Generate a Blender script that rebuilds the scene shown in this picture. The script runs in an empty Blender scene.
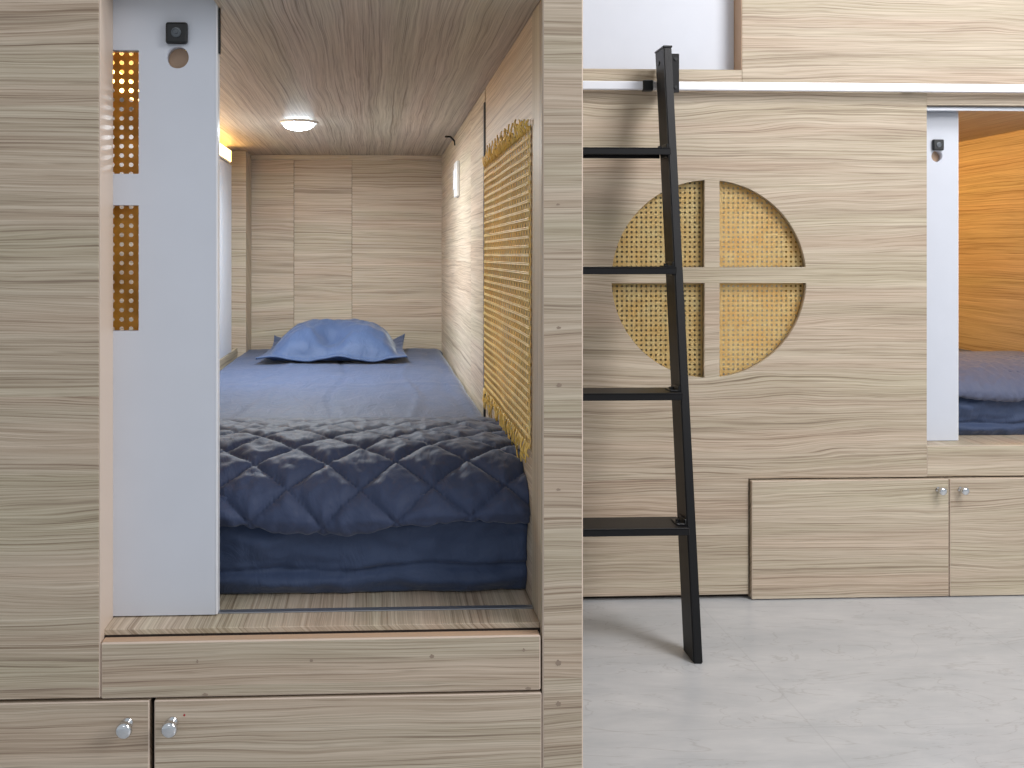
import bpy, bmesh, math, random
from mathutils import Vector, Matrix, noise
random.seed(7)
SC = bpy.context.scene
C = SC.collection
PI = math.pi

# ------------------------------------------------------------------ camera
F = 960.0; TAN = .044; TH = math.atan(TAN); HZ = 255.0; CX = 378 + F*TAN; CH = .87
cam = bpy.data.cameras.new('camera'); co = bpy.data.objects.new('camera', cam); C.objects.link(co)
co.location = (0, 0, CH); co.rotation_euler = (PI/2, 0, -TH)
cam.sensor_width = 36; cam.lens = F/1024*36
cam.shift_x = (512-CX)/1024; cam.shift_y = -(384-HZ)/1024
cam.clip_start = .02
SC.camera = co

Y1, Y2 = 1.245, 2.39          # fronts of the near and the far row of pods

# ------------------------------------------------------------------ materials
def lin(c):
    f = lambda v: v/12.92 if v <= .04045 else ((v+.055)/1.055)**2.4
    return tuple(f(v/255) for v in c)+(1,)

class NT:
    def __init__(s, name):
        s.m = bpy.data.materials.new(name); s.m.use_nodes = True
        s.t = s.m.node_tree; s.n = s.t.nodes; s.b = s.n['Principled BSDF']
    def add(s, typ, **kw):
        n = s.n.new('ShaderNode'+typ)
        for k, v in kw.items():
            if k.startswith('i_'):
                n.inputs[int(k[2:])].default_value = v
            else: setattr(n, k, v)
        return n
    def l(s, a, b): s.t.links.new(a, b)
    def math(s, op, a, b=None, c=None):
        n = s.n.new('ShaderNodeMath'); n.operation = op
        for i, v in enumerate((a, b, c)):
            if v is None: continue
            if isinstance(v, (int, float)): n.inputs[i].default_value = v
            else: s.l(v, n.inputs[i])
        return n.outputs[0]
    def noise(s, vec, scale, detail=3, rough=.5, dist=0):
        n = s.add('TexNoise'); n.inputs['Scale'].default_value = scale
        n.inputs['Detail'].default_value = detail; n.inputs['Roughness'].default_value = rough
        n.inputs['Distortion'].default_value = dist
        if vec is not None: s.l(vec, n.inputs['Vector'])
        return n.outputs['Fac']
    def ramp(s, fac, stops):
        n = s.add('ValToRGB'); e = n.color_ramp.elements
        while len(e) < len(stops): e.new(.5)
        for el, (p, c) in zip(e, stops):
            el.position = p; el.color = c if len(c) == 4 else lin(c)
        s.l(fac, n.inputs[0]); return n.outputs[0]
    def mix(s, fac, a, b, blend='MIX'):
        n = s.n.new('ShaderNodeMix'); n.data_type = 'RGBA'; n.blend_type = blend
        for v, i in ((fac, 0), (a, 6), (b, 7)):
            if isinstance(v, (int, float)): n.inputs[i].default_value = v
            elif isinstance(v, tuple): n.inputs[i].default_value = v
            else: s.l(v, n.inputs[i])
        return n.outputs[2]
    def bump(s, h, strength, dist=.001):
        n = s.add('Bump'); n.inputs['Strength'].default_value = strength
        n.inputs['Distance'].default_value = dist
        s.l(h, n.inputs['Height']); s.l(n.outputs[0], s.b.inputs['Normal'])

def plain(name, col, rough=.5, metal=0, spec=.5, coat=0, sheen=0):
    t = NT(name)
    t.b.inputs['Roughness'].default_value = rough
    t.b.inputs['Metallic'].default_value = metal
    t.b.inputs['Specular IOR Level'].default_value = spec
    tc = t.add('TexCoord')
    f = t.noise(tc.outputs['Object'], 14, 3)
    a = lin(col); d = tuple(v*.94 for v in a[:3])+(1,)
    t.l(t.mix(f, d, a), t.b.inputs['Base Color'])
    return t.m

def wood(name, axis, light=(213, 201, 184), mid=(184, 169, 150), dark=(144, 128, 112), contrast=1.0, rough=.5):
    """oak laminate with the grain along one axis ('x','y','z' object space); every object gets its own piece of the pattern"""
    t = NT(name)
    tc = t.add('TexCoord'); oi = t.add('ObjectInfo')
    sp = t.add('SeparateXYZ'); t.l(tc.outputs['Object'], sp.inputs[0])
    x, y, z = sp.outputs
    g = {'x': x, 'y': y, 'z': z}[axis]
    # height across the grain: sum of the two other axes works on every face
    if axis == 'x': c = t.math('ADD', z, t.math('MULTIPLY', y, .9))
    elif axis == 'y': c = t.math('ADD', t.math('MULTIPLY', z, 1.0), t.math('MULTIPLY', x, .95))
    else: c = t.math('ADD', x, t.math('MULTIPLY', y, .9))
    off = t.math('MULTIPLY', oi.outputs['Random'], 37.0)
    band = t.math('FLOOR', t.math('DIVIDE', t.math('ADD', c, .055), .372))   # the printed pattern repeats in boards
    off2 = t.math('ADD', off, t.math('MULTIPLY', band, 5.37))
    def vec(sg, scx, w=None):
        cb = t.add('CombineXYZ')
        t.l(t.math('MULTIPLY', g, sg), cb.inputs[0])
        t.l(t.math('MULTIPLY', w if w is not None else c, scx), cb.inputs[1])
        t.l(off2, cb.inputs[2]); return cb.outputs[0]
    warp = t.noise(vec(1.7, 7), 1, 2, .5)
    warp2 = t.noise(vec(4.5, 22), 1, 2, .5)
    calm = t.ramp(t.noise(vec(.8, 4.5), 1, 1, .5), [(.42, (0, 0, 0, 1)), (.66, (1, 1, 1, 1))])
    w = t.math('ADD', c, t.math('ADD', t.math('MULTIPLY', t.math('MULTIPLY', t.math('SUBTRACT', warp, .5), .085 if axis == 'x' else .040), t.math('ADD', .25, t.math('MULTIPLY', calm, .75))),
                                t.math('MULTIPLY', t.math('SUBTRACT', warp2, .5), .010)))
    broad = t.noise(vec(.8, 28, w), 1, 3, .6)
    streak = t.noise(vec(1.8, 250, w), 1, 3, .7)
    fine = t.noise(vec(4.5, 700, w), 1, 2, .6)
    hue = t.noise(vec(.7, 14), 1, 2, .5)
    pore = t.noise(vec(9, 330, w), 1, 2, .6)
    s = t.math('ADD', t.math('MULTIPLY', broad, .20), t.math('ADD', t.math('MULTIPLY', streak, .42), t.math('MULTIPLY', fine, .38)))
    k = contrast
    half = tuple(int((a+b)/2) for a, b in zip(light, mid))
    col = t.ramp(s, [(.5-.12/k, dark), (.5-.035/k, mid), (.5+.03/k, half), (.5+.11/k, light)])
    tint = t.ramp(hue, [(.36, (255, 247, 243)), (.5, (255, 253, 250)), (.66, (249, 251, 243))])
    col = t.mix(.9, col, tint, 'MULTIPLY')
    ln = t.noise(vec(1.0, 240, w), 1, 1, .4)
    lnm = t.ramp(ln, [(.27, (188, 178, 168)), (.36, (255, 255, 255))])
    col = t.mix(.7, col, lnm, 'MULTIPLY')
    pm = t.ramp(pore, [(.30, (205, 200, 194)), (.40, (255, 255, 255))])
    col = t.mix(.5, col, pm, 'MULTIPLY')
    t.l(col, t.b.inputs['Base Color'])
    t.b.inputs['Roughness'].default_value = rough
    t.b.inputs['Specular IOR Level'].default_value = .35
    t.bump(s, .25, .0012)
    return t.m

W_X = wood('oak_laminate_across', 'x')
W_Y = wood('oak_laminate_lengthwise', 'y')
W_Z = wood('oak_laminate_upright', 'z')
LIP = plain('pale_edge_banding', (214, 196, 180), .45)
LIPW = plain('warm_edge_banding', (198, 168, 142), .5)
GAP = plain('dark_gap', (48, 38, 34), .8)
WHITE = plain('white_laminate', (214, 219, 230), .35)
WHITE2 = plain('white_edge', (238, 240, 246), .3)
BLACKP = plain('black_plastic', (22, 24, 27), .35)
BLACKM = plain('black_powder_coat', (15, 15, 18), .42, 0, .3)
CHROME = plain('chrome', (225, 228, 232), .12, 1)
ALU = plain('aluminium', (178, 182, 190), .35, .8)
RAILM = plain('bright_aluminium', (236, 238, 246), .32, .35)
PLATE = plain('white_plastic', (232, 232, 232), .35)
WOODCUP = plain('bare_wood_disc', (190, 160, 134), .6)

def cane_mat(name, a, b):
    t = NT(name); tc = t.add('TexCoord')
    n = t.noise(tc.outputs['Object'], 30, 4)
    t.l(t.ramp(n, [(.3, a), (.7, b)]), t.b.inputs['Base Color'])
    t.b.inputs['Roughness'].default_value = .45
    return t.m
CANE = cane_mat('cane_webbing', (250, 210, 134), (255, 230, 166))
CANE2 = cane_mat('golden_cane', (222, 184, 88), (250, 220, 130))

CANE3 = cane_mat('brown_gold_cane', (172, 126, 46), (214, 166, 76))
def fabric(name, col, bumpk=.25):
    t = NT(name); tc = t.add('TexCoord')
    n = t.noise(tc.outputs['Object'], 9, 4, .55)
    fn = t.noise(tc.outputs['Object'], 900, 2)
    a = lin(col)
    c = t.mix(n, tuple(v*.86 for v in a[:3])+(1,), tuple(min(1, v*1.12) for v in a[:3])+(1,))
    t.l(c, t.b.inputs['Base Color'])
    t.b.inputs['Roughness'].default_value = .62
    t.b.inputs['Specular IOR Level'].default_value = .35
    t.b.inputs['Sheen Weight'].default_value = .25
    t.b.inputs['Sheen Roughness'].default_value = .4
    mp = t.add('Mapping'); mp.inputs['Scale'].default_value = (22, 9, 16); t.l(tc.outputs['Object'], mp.inputs[0])
    cr = t.noise(mp.outputs[0], 1, 4, .6, 1.2)
    h = t.math('ADD', cr, t.math('MULTIPLY', fn, .04))
    t.bump(h, bumpk, .012)
    return t.m
SHEET = fabric('slate_blue_cotton', (62, 77, 108), .34)
QUILT = fabric('slate_blue_quilting', (60, 72, 102), .32)
QUILT2 = fabric('grey_blue_cotton', (92, 99, 124), .30)
PILLOW = fabric('pillowcase_cotton', (64, 82, 116), .3)

def emis(name, col, st):
    t = NT(name); t.b.inputs['Base Color'].default_value = lin(col)
    t.b.inputs['Emission Color'].default_value = lin(col); t.b.inputs['Emission Strength'].default_value = st
    return t.m

def floor_mat():
    t = NT('polished_grey_marble_tile'); tc = t.add('TexCoord')
    o = tc.outputs['Object']
    mp = t.add('Mapping'); mp.inputs['Rotation'].default_value = (0, 0, .9); mp.inputs['Scale'].default_value = (1, 3.2, 1); t.l(o, mp.inputs[0])
    big = t.noise(mp.outputs[0], 2.6, 6, .62, .8)
    fine = t.noise(mp.outputs[0], 14, 6, .65, .6)
    s = t.math('ADD', t.math('MULTIPLY', big, .7), t.math('MULTIPLY', fine, .3))
    col = t.ramp(s, [(.30, (178, 182, 186)), (.5, (194, 196, 199)), (.7, (209, 210, 212))])
    v = t.noise(mp.outputs[0], 3.3, 4, .5, 1.6)
    vn = t.math('ABSOLUTE', t.math('SUBTRACT', v, .5))
    vm = t.ramp(vn, [(0, (196, 192, 188)), (.012, (255, 255, 255))])
    col = t.mix(.35, col, vm, 'MULTIPLY')
    sp = t.add('SeparateXYZ'); t.l(o, sp.inputs[0])
    def grout(a, off):
        f = t.math('FRACT', t.math('DIVIDE', t.math('ADD', a, off), .6))
        d = t.math('MINIMUM', f, t.math('SUBTRACT', 1.0, f))
        return t.math('LESS_THAN', d, .0028)
    g = t.math('MAXIMUM', grout(sp.outputs[0], .6*10-.80), grout(sp.outputs[1], .6*10-1.735))
    col = t.mix(t.math('MULTIPLY', g, .18), col, lin((150, 150, 152)))
    t.l(col, t.b.inputs['Base Color'])
    t.b.inputs['Roughness'].default_value = .28
    return t.m

# ------------------------------------------------------------------ builders
def link_mesh(name, bm, mats, parent=None, smooth=False, loc=None):
    me = bpy.data.meshes.new(name)
    base = Vector(loc) if loc is not None else (Vector(parent['_w']) if parent is not None else Vector((0, 0, 0)))
    bm.normal_update()
    bmesh.ops.translate(bm, verts=bm.verts, vec=-base)
    bm.to_mesh(me); bm.free()
    if not isinstance(mats, (list, tuple)): mats = [mats]
    for m in mats: me.materials.append(m)
    if smooth:
        for p in me.polygons: p.use_smooth = True
    o = bpy.data.objects.new(name, me); C.objects.link(o)
    if parent is not None:
        o.parent = parent; o['_w'] = list(base)
    else:
        o.location = base; o['_w'] = list(base)
    return o

def empty(name, loc):
    o = bpy.data.objects.new(name, None); o.empty_display_size = .05
    C.objects.link(o); o.location = loc; o['_w'] = list(loc); return o

def tag(o, label, cat=None, group=None, kind=None):
    if label: o['label'] = label
    if cat: o['category'] = cat
    if group: o['group'] = group
    if kind: o['kind'] = kind
    return o

def bx(bm, x0, x1, y0, y1, z0, z1, bev=0, seg=1, lip=False):
    r = bmesh.ops.create_cube(bm, size=1)
    for v in r['verts']:
        v.co = Vector((x0 if v.co.x < 0 else x1, y0 if v.co.y < 0 else y1, z0 if v.co.z < 0 else z1))
    if bev:
        ed = list({e for v in r['verts'] for e in v.link_edges})
        q = bmesh.ops.bevel(bm, geom=ed, offset=bev, segments=seg, affect='EDGES', profile=.5)
        if lip:
            for f in q['faces']: f.material_index = 1
    return bm

def box(name, x0, x1, y0, y1, z0, z1, mat, parent=None, bev=.0012, seg=1, lip=False, loc=None):
    bm = bmesh.new(); bx(bm, x0, x1, y0, y1, z0, z1, bev, seg, lip)
    return link_mesh(name, bm, [mat, LIP] if lip else mat, parent, loc=loc)

def cyl(bm, a, b, r0, r1=None, n=20):
    a, b = Vector(a), Vector(b); r1 = r0 if r1 is None else r1
    d = (b-a).normalized(); u = d.orthogonal().normalized(); v = d.cross(u)
    A = []; B = []
    for i in range(n):
        t = 2*PI*i/n; w = u*math.cos(t)+v*math.sin(t)
        A.append(bm.verts.new(a+w*r0)); B.append(bm.verts.new(b+w*r1))
    for i in range(n):
        j = (i+1) % n; bm.faces.new((A[i], A[j], B[j], B[i]))
    bm.faces.new(A[::-1]); bm.faces.new(B)

def lathe(bm, origin, axis, prof, n=24):
    """prof: list of (distance along axis, radius)"""
    o, d = Vector(origin), Vector(axis).normalized(); u = d.orthogonal().normalized(); v = d.cross(u)
    rings = []
    for h, r in prof:
        rings.append([bm.verts.new(o+d*h+(u*math.cos(2*PI*i/n)+v*math.sin(2*PI*i/n))*max(r, 1e-5)) for i in range(n)])
    for a, b in zip(rings, rings[1:]):
        for i in range(n):
            j = (i+1) % n; bm.faces.new((a[i], a[j], b[j], b[i]))
    bm.faces.new(rings[0][::-1]); bm.faces.new(rings[-1])

def tube(bm, pts, r, n=6):
    pts = [Vector(p) for p in pts]; rings = []
    for i, p in enumerate(pts):
        d = (pts[min(i+1, len(pts)-1)]-pts[max(i-1, 0)]).normalized()
        u = d.orthogonal().normalized(); v = d.cross(u)
        rings.append([bm.verts.new(p+(u*math.cos(2*PI*k/n)+v*math.sin(2*PI*k/n))*r) for k in range(n)])
    for a, b in zip(rings, rings[1:]):
        for k in range(n):
            j = (k+1) % n
            try: bm.faces.new((a[k], a[j], b[j], b[k]))
            except ValueError: pass
    bm.faces.new(rings[0][::-1]); bm.faces.new(rings[-1])

def board(outer, holes, thick, fmap):
    """a flat board with cut-outs: outlines in (a,b), thickness 0..thick, fmap(a,b,t)->world"""
    cu = bpy.data.curves.new('tmp', 'CURVE'); cu.dimensions = '2D'; cu.fill_mode = 'BOTH'; cu.extrude = thick/2
    for pts in [outer]+holes:
        s = cu.splines.new('POLY'); s.points.add(len(pts)-1)
        for p, (a, b) in zip(s.points, pts): p.co = (a, b, 0, 1)
        s.use_cyclic_u = True
    ob = bpy.data.objects.new('tmp', cu); C.objects.link(ob)
    dg = bpy.context.evaluated_depsgraph_get(); dg.update()
    me = bpy.data.meshes.new_from_object(ob.evaluated_get(dg))
    bpy.data.objects.remove(ob); bpy.data.curves.remove(cu)
    bm = bmesh.new(); bm.from_mesh(me); bpy.data.meshes.remove(me)
    bmesh.ops.remove_doubles(bm, verts=bm.verts, dist=1e-6)
    for v in bm.verts: v.co = Vector(fmap(v.co.x, v.co.y, v.co.z+thick/2))
    bmesh.ops.recalc_face_normals(bm, faces=bm.faces)
    return bm

def rect(a0, a1, b0, b1): return [(a0, b0), (a1, b0), (a1, b1), (a0, b1)]
def quarter_holes(cx, cz, R, ml, mr, mb, mt):
    """four pieces of a round window around an upright (ml..mr) and a crosswise (mb..mt) bar"""
    out = []
    for sx in (-1, 1):
        for sz in (-1, 1):
            x = ml if sx < 0 else mr; z = mb if sz < 0 else mt
            za = cz+sz*math.sqrt(R*R-(x-cx)**2); xa = cx+sx*math.sqrt(R*R-(z-cz)**2)
            t0 = math.atan2(za-cz, x-cx); t1 = math.atan2(z-cz, xa-cx)
            while t1-t0 > PI: t1 -= 2*PI
            while t1-t0 < -PI: t1 += 2*PI
            n = 36
            out.append([(x, z)]+[(cx+R*math.cos(t0+(t1-t0)*i/n), cz+R*math.sin(t0+(t1-t0)*i/n)) for i in range(n+1)])
    return out

def cane_sheet(a0, a1, b0, b1, fmap, p=.0125, k=.23, th=.0014):
    """cane webbing: a real perforated sheet, one octagonal hole per cell"""
    bm = bmesh.new(); vs = {}
    def V(i, j, a, b, h):
        key = (i, j)
        if key not in vs: vs[key] = bm.verts.new(fmap(a, b, h))
        return vs[key]
    na, nb = int(round((a1-a0)/p)), int(round((b1-b0)/p))
    pa, pb = (a1-a0)/na, (b1-b0)/nb
    for i in range(na):
        for j in range(nb):
            ring = []; hole = []
            for q in range(8):
                t = q*PI/4
                ci, cj = round(math.cos(t)*1.01), round(math.sin(t)*1.01)
                ring.append(V(2*i+1+ci, 2*j+1+cj, a0+pa*(i+.5+ci*.5), b0+pb*(j+.5+cj*.5), -.0001 if ci*cj else .0002))
                hole.append(bm.verts.new(fmap(a0+pa*(i+.5)+math.cos(t)*p*k, b0+pb*(j+.5)+math.sin(t)*p*k, 0)))
            for q in range(8):
                r = (q+1) % 8
                bm.faces.new((ring[q], ring[r], hole[r], hole[q]))
    ext = bmesh.ops.solidify(bm, geom=list(bm.faces), thickness=th)
    bmesh.ops.recalc_face_normals(bm, faces=bm.faces)
    return bm

def knob(parent, x, z, y, label=None):
    bm = bmesh.new()
    lathe(bm, (x, y, z), (0, -1, 0), [(0, .0070), (.002, .0070), (.003, .0042), (.010, .0038), (.0125, .0055), (.015, .0092),
          (.018, .0102), (.0215, .0102), (.0240, .0085), (.0253, .005), (.0256, .001)], 28)
    o = link_mesh('knob', bm, CHROME, parent, smooth=True)
    o['label'] = 'small chrome knob'
    return o

# ------------------------------------------------------------------ the setting
bm = bmesh.new(); bx(bm, -4, 5, -3.5, 5, -.05, 0)
fl = link_mesh('floor', bm, floor_mat()); tag(fl, None, kind='structure')

# ------------------------------------------------------------------ sliding door (shared shape)
def sliding_door(root, xr, y, z0, z1, width, lockx, lockz, holez, label):
    """white sliding door, its right edge at xr, front at y; windows of cane, a lock and a round finger hole"""
    wr = xr-.105; ww = .36; w0 = wr-ww
    m = (w0+wr)/2; b = .021
    holes = [rect(w0, m-b, .768, .937), rect(m+b, wr, .768, .937), rect(w0, m-b, .979, 1.1455), rect(m+b, wr, .979, 1.1455)]
    holes.append([(lockx+.0150*math.cos(a*2*PI/40), holez+.0150*math.sin(a*2*PI/40)) for a in range(40)])
    bm = board(rect(xr-width, xr-.003, z0, z1), holes, .018, lambda a, b_, t: (a, y+t, b_))
    d = link_mesh('sliding_door', bm, WHITE, root); d['label'] = label
    box('door_edge', xr-.003, xr, y, y+.018, z0, z1, WHITE2, d, .0006)
    for zz in ((.763, .942), (.974, 1.151)):
        link_mesh('cane_insert', cane_sheet(w0-.004, wr+.004, zz[0], zz[1], lambda a, b_, t: (a, y+.0195-t, b_), .0128, .25), CANE3, d, smooth=False)
    bm = bmesh.new(); cyl(bm, (lockx, y+.0165, holez), (lockx, y+.0185, holez), .0149, n=32)
    link_mesh('finger_pull', bm, WOODCUP, d)['label'] = 'brown wood disc inside the round hole'
    bm = bmesh.new(); bx(bm, lockx-.0145, lockx+.0145, y-.009, y-.0002, lockz-.0145, lockz+.0145, .003, 2)
    lk = link_mesh('lock', bm, BLACKP, d); lk['label'] = 'black square lock'
    bm = bmesh.new(); lathe(bm, (lockx, y-.009, lockz), (0, -1, 0), [(-.001, .0068), (.0012, .0066), (.0014, .0052), (.0004, .0050), (.0004, .0022), (.0016, .0018)], 24)
    link_mesh('lock_ring', bm, plain('dark_grey_metal', (95, 100, 105), .3, .7), lk, smooth=False)
    return d

# ------------------------------------------------------------------ NEAR POD
L, R = -.3552, .2146
RO = .2680
ZC = 1.205
pod = empty('sleeping_pod', (0, Y1, 0))
tag(pod, 'large oak-laminate sleeping pod in the foreground, its sliding door open on a blue bed', 'sleeping pod')
T = .055
box('facade_panel', -1.35, L-.0015, Y1, Y1+T, .3035, 2.35, W_X, pod, .0008)
box('edge_banding', L-.0015, L, Y1+.0003, Y1+.0605, .3035, 1.223, LIP, pod, .0003)['label'] = 'pale pinkish edge strip of the opening'
box('post', R, RO, Y1, Y1+.082, .0, 2.35, W_X, pod, .0016, lip=True)
box('header_panel', L+.0005, R-.0008, Y1, Y1+T, 1.2235, 2.35, W_X, pod)
box('sill_fascia', L+.0006, R-.0022, Y1+.0005, Y1+.0185, .3015, .3735, W_X, pod, .0018, lip=True)
box('edge_banding', L+.002, R-.004, Y1+.0025, Y1+.0165, .3728, .3742, LIPW, pod, .0002)['label'] = 'warm brown top edge of the sill fascia'
box('gap_shadow', L, R, Y1+.0188, Y1+.03, .30, .3758, GAP, pod, 0)
sb = box('sill_board', L-.5, R-.0006, Y1+.0188, 3.24, .3760, .3833, W_Y, pod, .0006)
box('door_track', L-.45, R-.0012, Y1+.067, Y1+.079, .3834, .3850, ALU, pod, .0004)['label'] = 'thin aluminium door track'
box('jamb_lining', R-.0008, R-.0001, Y1+.002, Y1+.0815, .3835, ZC-.0004, W_Z, pod, .0002)
# worn dents along the edge of the fascia
DENT = plain('dent_mark', (158, 140, 124), .8)
def nick(parent, x, z, y, rx, rz, mat=DENT):
    bm = bmesh.new(); n = 12
    v = [bm.verts.new((x+rx*math.cos(2*PI*i/n)*(1+.25*math.sin(i*2.3)), y, z+rz*math.sin(2*PI*i/n)*(1+.2*math.cos(i*1.7)))) for i in range(n)]
    w = [bm.verts.new((q.co.x, y+.0006, q.co.z)) for q in v]
    bm.faces.new(v); bm.faces.new(w[::-1])
    for i in range(n): bm.faces.new((v[i], w[i], w[(i+1) % n], v[(i+1) % n]))
    bmesh.ops.recalc_face_normals(bm, faces=bm.faces)
    return link_mesh('dent', bm, mat, parent)
for (x, z, rx, rz) in ((.2355, .337, .0035, .004), (.2355, .2835, .0030, .0035), (.236, .775, .0028, .0018), (.2365, .700, .0032, .0028),
                       (.2355, .5635, .0028, .0016), (.235, .936, .0022, .0014), (-.232, .3475, .0012, .0025), (-.086, .346, .002, .002),
                       (.07, .3485, .0028, .0026), (.19, .3545, .0016, .0024), (-.222, .3045, .0035, .0022), (.196, .3042, .0035, .002)):
    nick(pod, x, z, Y1-.0003 if x > .2 else Y1+.0002, rx, rz)
# lower storage: two doors with knobs over a dark carcass
box('carcass', -1.35, R-.002, Y1+.022, 3.24, .012, .299, GAP, pod, 0)['label'] = 'dark inside of the storage cabinet'
for (a, b, kx) in ((-1.10, -.2918, -.3202), (-.2868, R+.0002, -.2635)):
    bm = bmesh.new(); bx(bm, a, b-.0012, Y1+.0002, Y1+.0185, .02, .2985, .0014, 1, True)
    d = link_mesh('cabinet_door', bm, [W_X, LIP], pod)
    knob(d, kx, .2705, Y1+.0002)
nick(pod, -.2485, .2790, Y1-.0001, .0012, .0016, plain('red_mark', (176, 32, 44), .6))
box('plinth', -1.35, R-.002, Y1+.03, Y1+.045, 0, .02, W_X, pod, 0)
# interior
bm = board([(-.2155, Y1+.0004), (R-.0005, Y1+.0004), (R-.0005, 3.2365), (-.474, 3.2365), (-.474, Y1+.080), (-.2155, Y1+.080)], [], .018, lambda a, b_, t: (a, b_, ZC+t))
link_mesh('ceiling_panel', bm, W_Y, pod)
box('top_cover', -1.35, RO, Y1+.056, 3.30, 2.33, 2.35, W_Y, pod, .0006)
# right wall: a panel with the round window, a dark joint, a plain panel
cy, cz, Rw = 1.612, .826, .205
holes = quarter_holes(cy, cz, Rw, cy-.072-.018+.018, cy-.072+.036, cz+.002, cz+.038)
bm = board(rect(Y1+.0825, 1.9084, .3835, ZC-.0005), holes, RO-R, lambda a, b_, t: (R+t, a, b_))
link_mesh('side_panel', bm, W_Y, pod)['label'] = 'side wall panel cut out in a quartered circle'
box('joint', R-.0028, RO-.002, 1.9085, 1.9265, .3835, ZC-.03, BLACKP, pod, 0)['label'] = 'black joint between the side wall panels'
box('side_panel', R, RO, 1.9266, 2.213, .3835, ZC-.0012, W_Y, pod, .0004)
box('side_panel', R, RO, 2.2135, 3.2365, .3835, ZC-.0012, W_Y, pod, .0004)
box('side_panel', R+.003, RO, Y1+.0825, 3.2365, ZC+.0185, 2.33, W_Y, pod, .0006)
box('side_panel', R+.003, RO, Y1+.0825, 3.2365, 0, .378, W_Y, pod, .0006)
for a, b in ((-.47, -.2822), (-.2812, -.0878), (-.0870, R+.05)):
    box('back_panel', a, b, 3.2365, 3.2545, .3835, 1.19, W_X, pod, .0006)
box('joint', -.47, R+.05, 3.245, 3.25, .3835, 1.198, GAP, pod, 0)['label'] = 'dark joint behind the back wall panels'
box('cornice', -.424, R-.001, 3.222, 3.2360, 1.1885, ZC-.0005, W_X, pod, .0005)
box('pillar', -.474, -.4235, 3.105, 3.2360, .3835, ZC-.0006, W_X, pod, .0008)
box('side_panel', -.492, -.474, Y1+.09, 3.2365, .3835, ZC-.0006, W_Y, pod, .0005)
lock_ = box('locker', -.4738, -.4500, 2.25, 2.975, .572, 1.146, WHITE, pod, .0015)
lock_['label'] = 'white wall locker below the light strip'
box('ledge', -.4738, -.4500, Y1+.11, 3.10, .50, .5715, W_Y, pod, .0008)

sliding_door(pod, -.2162, Y1+.0605, .3852, 1.30, .66, -.2696, 1.1675, 1.1362, 'pale grey sliding door, pushed left')

box('door_stopper', -.2159, -.2136, Y1+.066, Y1+.074, 1.143, ZC-.0005, BLACKP, pod, .0005)['label'] = 'black strip beside the door top'

# ------------------------------------------------------------------ things inside the near pod
# downlight
dl = empty('ceiling_light', (-.200, 2.43, ZC))
tag(dl, 'round white downlight set in the wooden ceiling above the blue bed', 'light')
bm = bmesh.new(); lathe(bm, (-.200, 2.43, ZC), (0, 0, -1), [(0.0005, .047), (.003, .0465), (.005, .044), (.0045, .0405), (.0005, .040)], 40)
link_mesh('rim', bm, PLATE, dl, smooth=True)
bm = bmesh.new(); lathe(bm, (-.200, 2.43, ZC-.0006), (0, 0, -1), [(0, .0395), (.006, .0390), (.012, .035), (.017, .026), (.020, .012), (.0205, .001)], 40)
link_mesh('diffuser', bm, emis('cool_lamp', (228, 244, 255), 26), dl, smooth=True)
# strip light above the locker
st = empty('strip_light', (-.4735, 2.2, 1.16))
tag(st, 'glowing warm strip light above the white wall locker', 'light')
box('housing', -.4736, -.4510, Y1+.12, 2.96, 1.1500, 1.1560, PLATE, st, .0004)
box('led_tape', -.4560, -.4510, Y1+.12, 2.972, 1.1562, 1.1900, emis('warm_led', (255, 208, 124), 10), st, .0003)
# wall switch seen at a slant
sw = empty('wall_switch', (R, 2.55, 1.07))
tag(sw, 'narrow white switch plate on the right wooden wall beside the bed', 'switch')
box('plate', R-.009, R-.0002, 2.515, 2.600, 1.025, 1.118, PLATE, sw, .002, 2)
box('rocker', R-.012, R-.0088, 2.530, 2.585, 1.045, 1.098, WHITE2, sw, .001)
# cable clip
bm = bmesh.new(); tube(bm, [(R-.030, 2.62, 1.194), (R-.016, 2.635, 1.1955), (R-.004, 2.65, 1.186), (R-.001, 2.66, 1.176)], .0028, 8)
cc = link_mesh('cable_clip', bm, BLACKP, None, True, loc=(R, 2.65, 1.19))
tag(cc, 'tiny black clip where the pod ceiling meets the right wall', 'clip')

# cane screen with frayed ends on the right wall
scr = empty('cane_screen', (R, 1.61, .82))
tag(scr, 'golden woven cane screen with frayed ends on the right wall of the pod', 'screen')
ya, yb, za, zb = Y1+.083, 1.903, .602, 1.048
def scrmap(a, b, t):
    w = .0016*math.sin(a*23)+.0012*math.sin(b*17+a*9)
    return (R-.0012-t*.6+w*.3, a, b)
link_mesh('webbing', cane_sheet(ya, yb, za, zb, scrmap, .0128, .34, .0009), CANE2, scr)
def strand_rows(rng, horizontal):
    bm = bmesh.new(); p = .0128
    n = int(round((zb-za)/p)) if horizontal else int(round((yb-ya)/p))
    for i in range(n+1):
        for s_ in ((-.0012, .0012) if horizontal else (0,)):
            pts = []
            m = 46
            for k in range(m+1):
                if horizontal:
                    y = ya+(yb-ya)*k/m; z = za+(zb-za)*i/n+s_
                else:
                    z = za+(zb-za)*k/m; y = ya+(yb-ya)*i/n+s_
                x = scrmap(y, z, 0)[0]-.0016-.0005*math.sin(k*PI+i*PI+(PI/2))
                pts.append((x, y, z))
            tube(bm, pts, .0013 if horizontal else .0009, 4)
    return bm
link_mesh('weft', strand_rows(None, True), CANE2, scr, True)
link_mesh('warp', strand_rows(None, False), CANE, scr, True)
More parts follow.
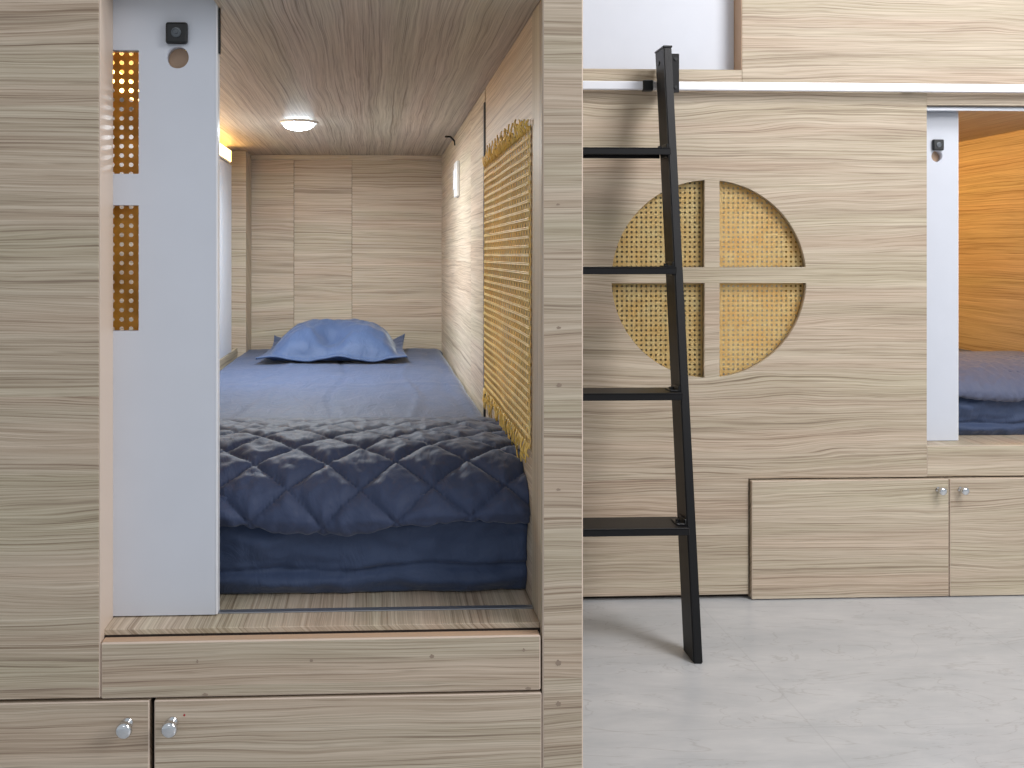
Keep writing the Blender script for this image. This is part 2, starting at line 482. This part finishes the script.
def fringe(z, up):
    bm = bmesh.new()
    for i in range(60):
        y = ya+(yb-ya)*(i+random.random()*1.2)/60.5
        ln = random.uniform(.014, .040) if up else random.uniform(.016, .044)
        a = random.uniform(-.9, .9); cu = random.uniform(-1, 1)
        pts = []
        for k in range(6):
            t = k/5
            pts.append((R-.0030-.004*math.sin(t*2.4)*random.uniform(.6, 1.2)-.001,
                        y+ln*(a*t*.7+cu*.35*t*t+.12*math.sin(t*5+i)), z-(.004 if up else -.004)+(1 if up else -1)*ln*(t-.22*abs(cu)*t*t)))
        tube(bm, [(min(p[0], R-.0015), max(p[1], ya-.002), p[2]) for p in pts], .0013, 5)
    return bm
link_mesh('fringe', fringe(zb, True), CANE2, scr, True)['label'] = 'frayed cane ends along the top'
link_mesh('fringe', fringe(za, False), CANE2, scr, True)['label'] = 'frayed cane ends along the bottom'

# ---- bedding
def nz(x, y, z, s): return noise.noise(Vector((x*s, y*s, z*s)))
MX0, MX1, MY0, MY1, MZ0, MZ1 = -.444, .2140, 1.378, 3.205, .3852, .560
def mattress_bm():
    """soft rounded slab under a creased sheet"""
    bm = bmesh.new()
    nx, ny = 90, 200
    # cross profile: front face from the bottom up, then the top to the back, then down
    prof = []
    H = MZ1-MZ0; r = .035
    for k in range(34):
        t = k/33
        prof.append((MY0+.010*(1-math.sin(min(1, t*1.1)*PI))-.004, MZ0+t*(H-r), 'f'))
    for k in range(1, 11):
        a = k/10*PI/2
        prof.append((MY0+.002+r*(1-math.cos(a)), MZ1-r+r*math.sin(a), 'r'))
    for k in range(1, 120):
        t = k/119
        prof.append((MY0+.002+r+(MY1-r-MY0-r)*t, MZ1, 't'))
    for k in range(1, 9):
        a = k/8*PI/2
        prof.append((MY1-r+r*math.sin(a), MZ1-r+r*math.cos(a), 'b'))
    prof.append((MY1, MZ0, 'b'))
    rows = []
    for (y, z, tp) in prof:
        row = []
        for i in range(nx+1):
            u = i/nx; x = MX0+(MX1-MX0)*u
            # rounded long edges
            e = min(u, 1-u)*(MX1-MX0)
            zz = z; yy = y
            if tp in 'trb' and e < .03: zz -= .03*(1-math.sqrt(max(0, 1-(1-e/.03)**2)))*(1 if tp == 't' else .5)
            if tp == 't':
                zz += .0022*nz(x, y, 0, 7)+.0022*nz(x*1.3, y*.5, 3, 16)
                for xc, w, h in ((-.255, .010, .0030), (-.095, .006, -.0042), (.075, .007, .0040), (.165, .012, -.003)):
                    xx = x-xc-.012*math.sin(y*9+xc*20)
                    zz += h*math.exp(-(xx/w)**2)
                zz += .002*math.exp(-((y-2.3-.02*math.sin(x*9))/.012)**2)
            if tp == 'f':
                t = (z-MZ0)/(MZ1-MZ0)
                yy += .0075*nz(x*.9, 0, z*2.6, 13)+.0045*nz(x, 5, z*1.5, 34)+.0022*nz(x*1.5, 2, z, 70)
                yy += .010*math.exp(-((z-.421-.004*math.sin(x*11)-.003*math.sin(x*31))/.0035)**2)   # seam sunk into the front
                yy -= .010*math.exp(-((z-.405)/.011)**2)
                zl = .497+.010*math.sin(x*7+.6)
                yy -= .009*math.exp(-((z-zl+.02)/.013)**2)*(1 if x > -.1 else .55)
            row.append(bm.verts.new((x, yy, zz)))
        rows.append(row)
    for a, b in zip(rows, rows[1:]):
        for i in range(nx): bm.faces.new((a[i], a[i+1], b[i+1], b[i]))
    # sides and bottom
    for s in (0, nx):
        vs = [r_[s] for r_ in rows]
        try: bm.faces.new(vs if s == 0 else vs[::-1])
        except ValueError: pass
    bm.faces.new([rows[0][i] for i in range(nx+1)][::-1]+[rows[-1][i] for i in range(nx+1)])
    bmesh.ops.recalc_face_normals(bm, faces=bm.faces)
    return bm
mat_near = link_mesh('mattress', mattress_bm(), SHEET, None, True, loc=(-.12, MY0, MZ0))
tag(mat_near, 'mattress in a slate-blue sheet inside the near pod, below the pillow', 'mattress')

def quilt_bm(x0, x1, stitched=True):
    bm = bmesh.new()
    # path from the back hem forward over the top, rounding down over the foot end, rolled under at the hem
    K = [(1.775, .5675), (1.70, .578), (1.60, .584), (1.50, .580), (1.43, .569), (1.385, .550), (1.357, .529), (1.344, .510), (1.342, .499)]
    P = []
    for q in range(len(K)-1):
        p0, p1, p2, p3 = K[max(q-1, 0)], K[q], K[q+1], K[min(q+2, len(K)-1)]
        m = max(4, int(math.hypot(p2[0]-p1[0], p2[1]-p1[1])/.0045))
        for k in range(m):
            t = k/m
            c_ = [.5*((2*p1[a])+(-p0[a]+p2[a])*t+(2*p0[a]-5*p1[a]+4*p2[a]-p3[a])*t*t+(-p0[a]+3*p1[a]-3*p2[a]+p3[a])*t**3) for a in (0, 1)]
            P.append((c_[0], c_[1], 0 if q < 4 else (1 if q < 6 else 2)))
    for k in range(1, 13):
        a = k/12*PI*.95
        P.append((1.342+.011-.011*math.cos(a), 499e-3-.011*math.sin(a), 3))
    for k in range(1, 4):
        P.append((1.364, .500+.010*k, 4))
    S = [0]
    for a, b in zip(P, P[1:]): S.append(S[-1]+math.hypot(b[0]-a[0], b[1]-a[1]))
    s0 = S[min(range(len(P)), key=lambda q: abs(P[q][0]-1.366)+abs(P[q][1]-.536)+(P[q][2] > 2))]
    nx = 330; rows = []
    for q, (y, z, tp) in enumerate(P):
        a = P[max(q-1, 0)]; b = P[min(q+1, len(P)-1)]
        ty, tz = b[0]-a[0], b[1]-a[1]; l = math.hypot(ty, tz) or 1
        ny, nz_ = tz/l, -ty/l            # outward normal of the path
        if nz_ < 0 and tp == 0: ny, nz_ = -ny, -nz_
        row = []
        for i in range(nx+1):
            u = i/nx; x = x0+(x1-x0)*u; s = S[q]
            xd = x+.006*nz(x, s, 1, 6); sd = s+.008*nz(x, s, 9, 5)
            U = (xd+.127)/.103; V = (sd-s0)/.099
            d1 = abs(math.sin(PI*(U+V))); d2 = abs(math.sin(PI*(U-V)))
            pf = (min(d1, d2*1.0)); pf = 1-(1-min(1, pf*1.25))**2
            band = min(1, max(0, (s-.030)/.02))          # flat hem at the far edge
            edge = 1 if tp < 3 else max(0, 1-(tp-2)*.45)
            h = .0085*pf*band*edge*(.3+.7*min(1, s/.34)**1.5)*stitched
            # thread furrow
            h -= stitched*.0030*(math.exp(-(d1/.05)**2)+math.exp(-(d2/.05)**2))*band*edge
            # puckers running away from the stitches
            wr = nz(x*2.1, s*.7, 2, 24)
            h += (.0030*wr+.0026*nz(x*1.2+s*1.1, s*1.8, 7, 42)*pf)*band*min(1, .3+s/.35)
            h += .0060*nz(x, s, 4, 6)*band*min(1, .35+s/.4)
            h += .0022*abs(nz(x*1.7-s, s*.5, 12, 30))*band*min(1, .3+s/.4)
            if s < .05: h += .0035*math.exp(-((s-.004)/.004)**2)+.0015*nz(x, s, 3, 40)
            yy = y+ny*h; zz = z+nz_*h
            # hem rises toward the right wall, ripples along its length
            drop = max(0, .55-z)/.06
            if tp >= 1:
                yy -= .010*drop*math.sin(x*13+.8)*.6
                zz += drop*(.012*max(0, (x-.02)/.18)**1.6 + .004*math.sin(x*17) + .006*max(0, (-.05-x)/.4))
            # shrug up at the side wall
            e = x1-x
            if e < .07:
                zz -= .006*(1-e/.07)**2
                if tp >= 1: yy += .008*(1-e/.07)**2
            if x < x0+.05: zz -= .02*(1-(x-x0)/.05)**2
            row.append(bm.verts.new((x, yy, zz)))
        rows.append(row)
    for a, b in zip(rows, rows[1:]):
        for i in range(nx): bm.faces.new((a[i], b[i], b[i+1], a[i+1]))
    return bm
def add_quilt():
    o = link_mesh('quilt', quilt_bm(-.446, .2144), QUILT, None, True, loc=(-.12, 1.5, .57))
    m = o.modifiers.new('thick', 'SOLIDIFY'); m.thickness = .006; m.offset = -1
    return o
quilt = add_quilt()
tag(quilt, 'slate-blue quilt with diamond stitching folded over the foot of the near bed', 'quilt')

def pillow_bm(w=.385, d=.40, h=.100, fl=.022):
    bm = bmesh.new(); nx, ny = 84, 72
    def P(i, j, top):
        u = -1+2*i/nx; v = -1+2*j/ny
        W = w/2+fl; D = d/2+fl
        # pinched sides, pointed corners
        px = u*W*(1-.05*(1-v*v)); py = v*D*(1-.07*(1-u*u))
        ub = min(1, abs(u)*W/(w/2)); vb = min(1, abs(v)*D/(d/2))
        b = (max(0, 1-ub**4.2)**.80)*(max(0, 1-vb**2.8)**.60)
        z = b*h*(1 if top else .0)
        if top:
            z -= .052*math.exp(-((px+.005)/.045)**2-((py+.125)/.05)**2)*b**.5    # dent toward the front
            z += .007*nz(px, py, 2, 11)*b**.5+.006*nz(px*1.4, py, 5, 26)*min(1, b*3)
            z += .004*nz(px, py, 8, 60)*min(1, (1-b))*(.4)
            z += .003
        # flange: wavy, corners raised at the back
        e = 1-min(1, b*6)
        cz_ = e*(.006*math.sin(px*34+1)+.004*nz(px, py, 1, 20)+.006)
        if v > 0: cz_ += e*.030*(abs(u)**5)*(v**3)
        z += cz_
        return Vector((px, py, z+(.002 if top else 0)))
    T_ = [[bm.verts.new(P(i, j, True)) for i in range(nx+1)] for j in range(ny+1)]
    B_ = [[bm.verts.new(P(i, j, False)) for i in range(nx+1)] for j in range(ny+1)]
    for j in range(ny):
        for i in range(nx):
            bm.faces.new((T_[j][i], T_[j][i+1], T_[j+1][i+1], T_[j+1][i]))
            bm.faces.new((B_[j][i], B_[j+1][i], B_[j+1][i+1], B_[j][i+1]))
    for i in range(nx):
        bm.faces.new((T_[0][i], B_[0][i], B_[0][i+1], T_[0][i+1])); bm.faces.new((T_[ny][i], T_[ny][i+1], B_[ny][i+1], B_[ny][i]))
    for j in range(ny):
        bm.faces.new((T_[j][0], T_[j+1][0], B_[j+1][0], B_[j][0])); bm.faces.new((T_[j][nx], B_[j][nx], B_[j+1][nx], T_[j+1][nx]))
    return bm
pl = link_mesh('pillow', pillow_bm(), PILLOW, None, True, loc=(0, 0, 0))
pl.location = (-.128, 2.945, .5665); pl.rotation_euler = (0, 0, -.01)
tag(pl, 'slate-blue pillow with a flat flange edge at the head of the bed', 'pillow')

# ------------------------------------------------------------------ FAR LOWER POD
fp = empty('sleeping_pod', (1.2, Y2, 0))
tag(fp, 'lower oak-laminate pod behind the ladder, with a round cane window and two storage doors', 'sleeping pod')
FL, FR = 1.3993, 1.968
cx, cz2, R2 = .8365, .8095, .2500
holes = quarter_holes(cx, cz2, R2, .8245, .8620, .7990, .8395)
bm = board(rect(RO+.001, FL-.0006, .3045, 1.3045), holes, .018, lambda a, b_, t: (a, Y2+t, b_))
link_mesh('facade_panel', bm, W_X, fp)['label'] = 'oak panel cut out in a quartered circle'
link_mesh('cane_insert', cane_sheet(cx-.262, cx+.262, cz2-.262, cz2+.262, lambda a, b_, t: (a, Y2+.0205-t, b_), .0125, .235), CANE, fp)['label'] = 'round cane webbing behind the cut-out'
box('facade_panel', RO+.001, .9365, Y2+.0002, Y2+.018, .012, .3036, W_X, fp, .0005)
box('header_panel', FL, 3.2, Y2+.0002, Y2+.018, 1.2530, 1.3045, W_X, fp, .0006)
box('sill_fascia', FL, 3.2, Y2+.0002, Y2+.018, .3045, .3825, W_X, fp, .0012, lip=True)
box('facade_panel', FR, 3.2, Y2+.0004, Y2+.018, .3828, 1.2525, W_X, fp, .0006)
box('door_track', FL, 3.0, Y2+.019, Y2+.058, 1.2415, 1.2525, ALU, fp, .0006)['label'] = 'grey top door track'
box('carcass', RO+.002, 3.2, Y2+.03, 4.3, .012, .300, GAP, fp, 0)['label'] = 'dark inside of the storage cabinet'
box('plinth', RO+.002, 3.2, Y2+.02, Y2+.03, 0, .30, GAP, fp, 0)
for (a, b, kx) in ((.9405, 1.4495, 1.4215), (1.4520, 1.98, 1.4795)):
    bm = bmesh.new(); bx(bm, a, b, Y2-.012, Y2+.0175, .003, .3005, .0013, 1, True)
    d = link_mesh('cabinet_door', bm, [W_X, LIP], fp)
    knob(d, kx, .2745, Y2-.012)
# cavity behind the round window
box('back_panel', RO+.002, FL, 3.25, 3.268, .39, 1.25, W_X, fp, .0006)
box('divider', FL-.10, FL-.08, Y2+.085, 4.3, .3828, 1.2495, W_Y, fp, .0006)
box('ceiling_panel', RO+.002, 3.2, Y2+.019, 4.34, 1.2530, 1.2710, W_Y, fp, .0006)
box('sill_board', RO+.002, 3.2, Y2+.019, 4.34, .3755, .3825, W_Y, fp, .0006)
box('side_panel', FR-.004, FR+.014, Y2+.085, 4.3, .3828, 1.2525, W_Y, fp, .0006)
box('back_panel', FL-.08, FR-.005, 4.30, 4.318, .3828, 1.2525, W_X, fp, .0006)
sliding_door(fp, 1.5195, Y2+.0605, .3842, 1.2450, .66, 1.4615, 1.1575, 1.1285, 'white sliding door, pushed left')

# bedding of the far pod: the same bed and quilt
DX, DY = FR-.004-R, Y2-Y1
m2 = mat_near.copy(); C.objects.link(m2); m2.location = mat_near.location+Vector((DX, DY, -.0025))
tag(m2, 'mattress in a blue sheet seen at the right edge inside the far pod', 'mattress')
q2 = link_mesh('quilt', quilt_bm(-.446, .2144, False), QUILT2, None, True, loc=(-.12, 1.5, .57))
q2.location = quilt.location+Vector((DX, DY, -.0025))
q3 = q2.modifiers.new('thick', 'SOLIDIFY'); q3.thickness = .006; q3.offset = -1
tag(q2, 'plain grey-blue quilt folded over the bed in the far pod at right', 'quilt')

# ------------------------------------------------------------------ FAR UPPER POD
up = empty('sleeping_pod', (1.2, Y2, 1.305))
tag(up, 'upper pod above the far one, its grey-white door closed behind the ladder top', 'sleeping pod')
box('sill_fascia', RO+.001, .9198, Y2+.0004, Y2+.018, 1.3058, 1.3384, W_X, up, .0008)
box('facade_panel', .9203, 3.2, Y2+.0002, Y2+.018, 1.3058, 2.35, W_X, up, .0006)
box('edge_banding', .9185, .9201, Y2+.0006, Y2+.055, 1.3386, 2.25, LIPW, up, .0003)['label'] = 'brown inner edge of the upper opening'
box('header_panel', RO+.001, .9198, Y2+.0002, Y2+.018, 2.25, 2.35, W_X, up, .0006)
dd = box('sliding_door', RO+.001, .9180, Y2+.050, Y2+.068, 1.3300, 2.26, WHITE, up, .0008); dd['label'] = 'blank grey-white sliding door'
box('sill_board', RO+.001, 3.2, Y2+.0182, 4.34, 1.3060, 1.3300, W_Y, up, .0004)
box('top_cover', RO+.001, 3.2, Y2+.0182, 4.34, 2.33, 2.35, W_Y, up, .0004)

# ------------------------------------------------------------------ ladder rail
rl = empty('ladder_rail', (1.2, Y2-.03, 1.29))
tag(rl, 'bright metal rail running along the far pods, holding the black ladder', 'rail')
bm = bmesh.new(); bx(bm, RO+.012, 3.0, Y2-.030, Y2-.020, 1.2805, 1.3025, .003, 2)
link_mesh('bar', bm, RAILM, rl)
for x in (.34, 1.35, 2.4):
    box('bracket', x-.01, x+.01, Y2-.0205, Y2-.0003, 1.285, 1.298, ALU, rl, .001)

# ------------------------------------------------------------------ LADDER
fx, tx = .6806, .6945                 # centre line of the right stile, foot and top
yf0, yt0 = 2.013, Y2-.114           # front face, foot and top
ZT = 1.369
lad = empty('ladder', (.5, yf0, 0))
tag(lad, 'black metal ladder leaning on the rail of the far pods', 'ladder')
W = .372
def stile(dx):
    bm = bmesh.new(); a, b = .0100, .070
    vs = []
    for z, x, y in ((0, fx, yf0), (ZT, tx, yt0)):
        vs.append([bm.verts.new((x+dx+sx*a, y+sy*b, z)) for sx, sy in ((-1, 0), (1, 0), (1, 1), (-1, 1))])
    bm.faces.new(vs[0][::-1]); bm.faces.new(vs[1])
    for i in range(4): bm.faces.new((vs[0][i], vs[0][(i+1) % 4], vs[1][(i+1) % 4], vs[1][i]))
    bmesh.ops.recalc_face_normals(bm, faces=bm.faces)
    bmesh.ops.bevel(bm, geom=list(bm.edges), offset=.0022, segments=2, affect='EDGES')
    return bm
def along(z): t = z/ZT; return fx+(tx-fx)*t, yf0+(yt0-yf0)*t
for dx in (0, -W):
    s_ = link_mesh('stile', stile(dx), BLACKM, lad)
    x, y = along(ZT)
    box('end_cap', x+dx-.0112, x+dx+.0112, y-.0015, y+.0715, ZT-.001, ZT+.004, BLACKP, s_, .001)
    bm = bmesh.new(); cyl(bm, (x+dx-.0120, y+.038, ZT-.032), (x+dx+.0120, y+.038, ZT-.032), .0055, n=16)
    link_mesh('bolt', bm, BLACKP, s_)
for k, z in enumerate((.2796, .5638, .8427, 1.1204)):
    x, y = along(z)
    bm = bmesh.new()
    x0, x1 = x-W+.0096, x-.0096
    bx(bm, x0, x1, y-.018, y+.074, z-.004, z, .0012)
    bx(bm, x0, x1, y-.018, y-.014, z-.0165, z-.0005, .0012)
    bx(bm, x0, x1, y+.070, y+.074, z-.0165, z-.0005, .0012)
    tr = link_mesh('tread', bm, BLACKM, lad)
    for xx, s_ in ((x0, 1), (x1, -1)):
        bm = bmesh.new()
        bx(bm, min(xx, xx+s_*.004), max(xx, xx+s_*.004), y+.004, y+.046, z-.020, z+.012, .001)
        bx(bm, min(xx, xx+s_*.022), max(xx, xx+s_*.022), y+.004, y+.046, z, z+.003, .001)
        cyl(bm, (xx+s_*.013, y+.025, z+.002), (xx+s_*.013, y+.025, z+.008), .005, n=6)
        link_mesh('bracket', bm, BLACKP, tr)
for dx in (0, -W):                  # hook plates gripping the rail
    x, y = along(1.29)
    hx = x+dx+.0106
    # plate in YZ plane with a notch over the rail
    ry = Y2-.030
    o_ = [(y+.020, 1.262), (ry+.018, 1.262), (ry+.018, 1.2795), (ry-.0015, 1.2795), (ry-.0015, 1.3035), (ry+.018, 1.3035),
          (ry+.018, 1.345), (ry+.010, 1.358), (y+.026, 1.358)]
    bm = board(o_, [], .0035, lambda a, b_, t: (hx+t, a, b_))
    bx(bm, hx, hx+.022, y+.026, y+.030, 1.262, 1.356, .001)
    hk = link_mesh('hook_plate', bm, BLACKM, lad)
    for zz in (1.275, 1.343):
        bm = bmesh.new(); cyl(bm, (hx+.013, y+.026, zz), (hx+.013, y+.0235, zz), .004, n=12)
        link_mesh('rivet', bm, BLACKP, hk)
    bm = bmesh.new(); bx(bm, x+dx-.036, x+dx-.0105, Y2-.034, Y2-.0165, 1.278, 1.3048, .002)
    link_mesh('rail_sleeve', bm, BLACKP, lad)

# ------------------------------------------------------------------ light
w = bpy.data.worlds.new('daylight'); SC.world = w; w.use_nodes = True
w.node_tree.nodes['Background'].inputs[0].default_value = (.90, .95, 1.0, 1)
w.node_tree.nodes['Background'].inputs[1].default_value = .51
def area(name, loc, tgt, size, power, col, sy=None, shape='RECTANGLE', spread=PI):
    l = bpy.data.lights.new(name, 'AREA'); l.shape = shape; l.size = size
    if shape in ('RECTANGLE', 'ELLIPSE'): l.size_y = sy or size
    l.energy = power; l.color = col; l.spread = spread
    o = bpy.data.objects.new(name, l); C.objects.link(o); o.location = loc
    o.rotation_euler = (Vector(tgt)-Vector(loc)).to_track_quat('-Z', 'Y').to_euler(); return o
area('offscreen_light', (2.9, -.5, 2.35), (1.2, 2.4, .7), 1.5, 50, (1, .975, .96), 1.3)
area('offscreen_light', (-.6, -1.6, 2.6), (0, 1.3, .6), 1.2, 4, (1, .97, .96), .8)
area('offscreen_light', (1.75, .95, 2.6), (1.15, 2.39, .75), .9, 30, (1, .97, .97), .5)  # unseen lamp added above the ladder bay to brighten the far pods
area('pod_lamp', (-.200, 2.43, ZC-.024), (-.2, 2.43, 0), .075, 9.0, (.86, .94, 1), shape='DISK')
area('far_pod_lamp', (1.335, 3.3, 1.215), (1.9, 3.3, .8), 1.5, 8.0, (1, .52, .13), .05)

SC.view_settings.view_transform = 'Standard'
SC.view_settings.look = 'None'
SC.view_settings.exposure = 0
SC.view_settings.gamma = 1
SC.view_settings.use_curve_mapping = False
SC.cycles.use_denoising = True
SC.cycles.max_bounces = 8
for o in list(SC.objects):
    if '_w' in o: del o['_w']
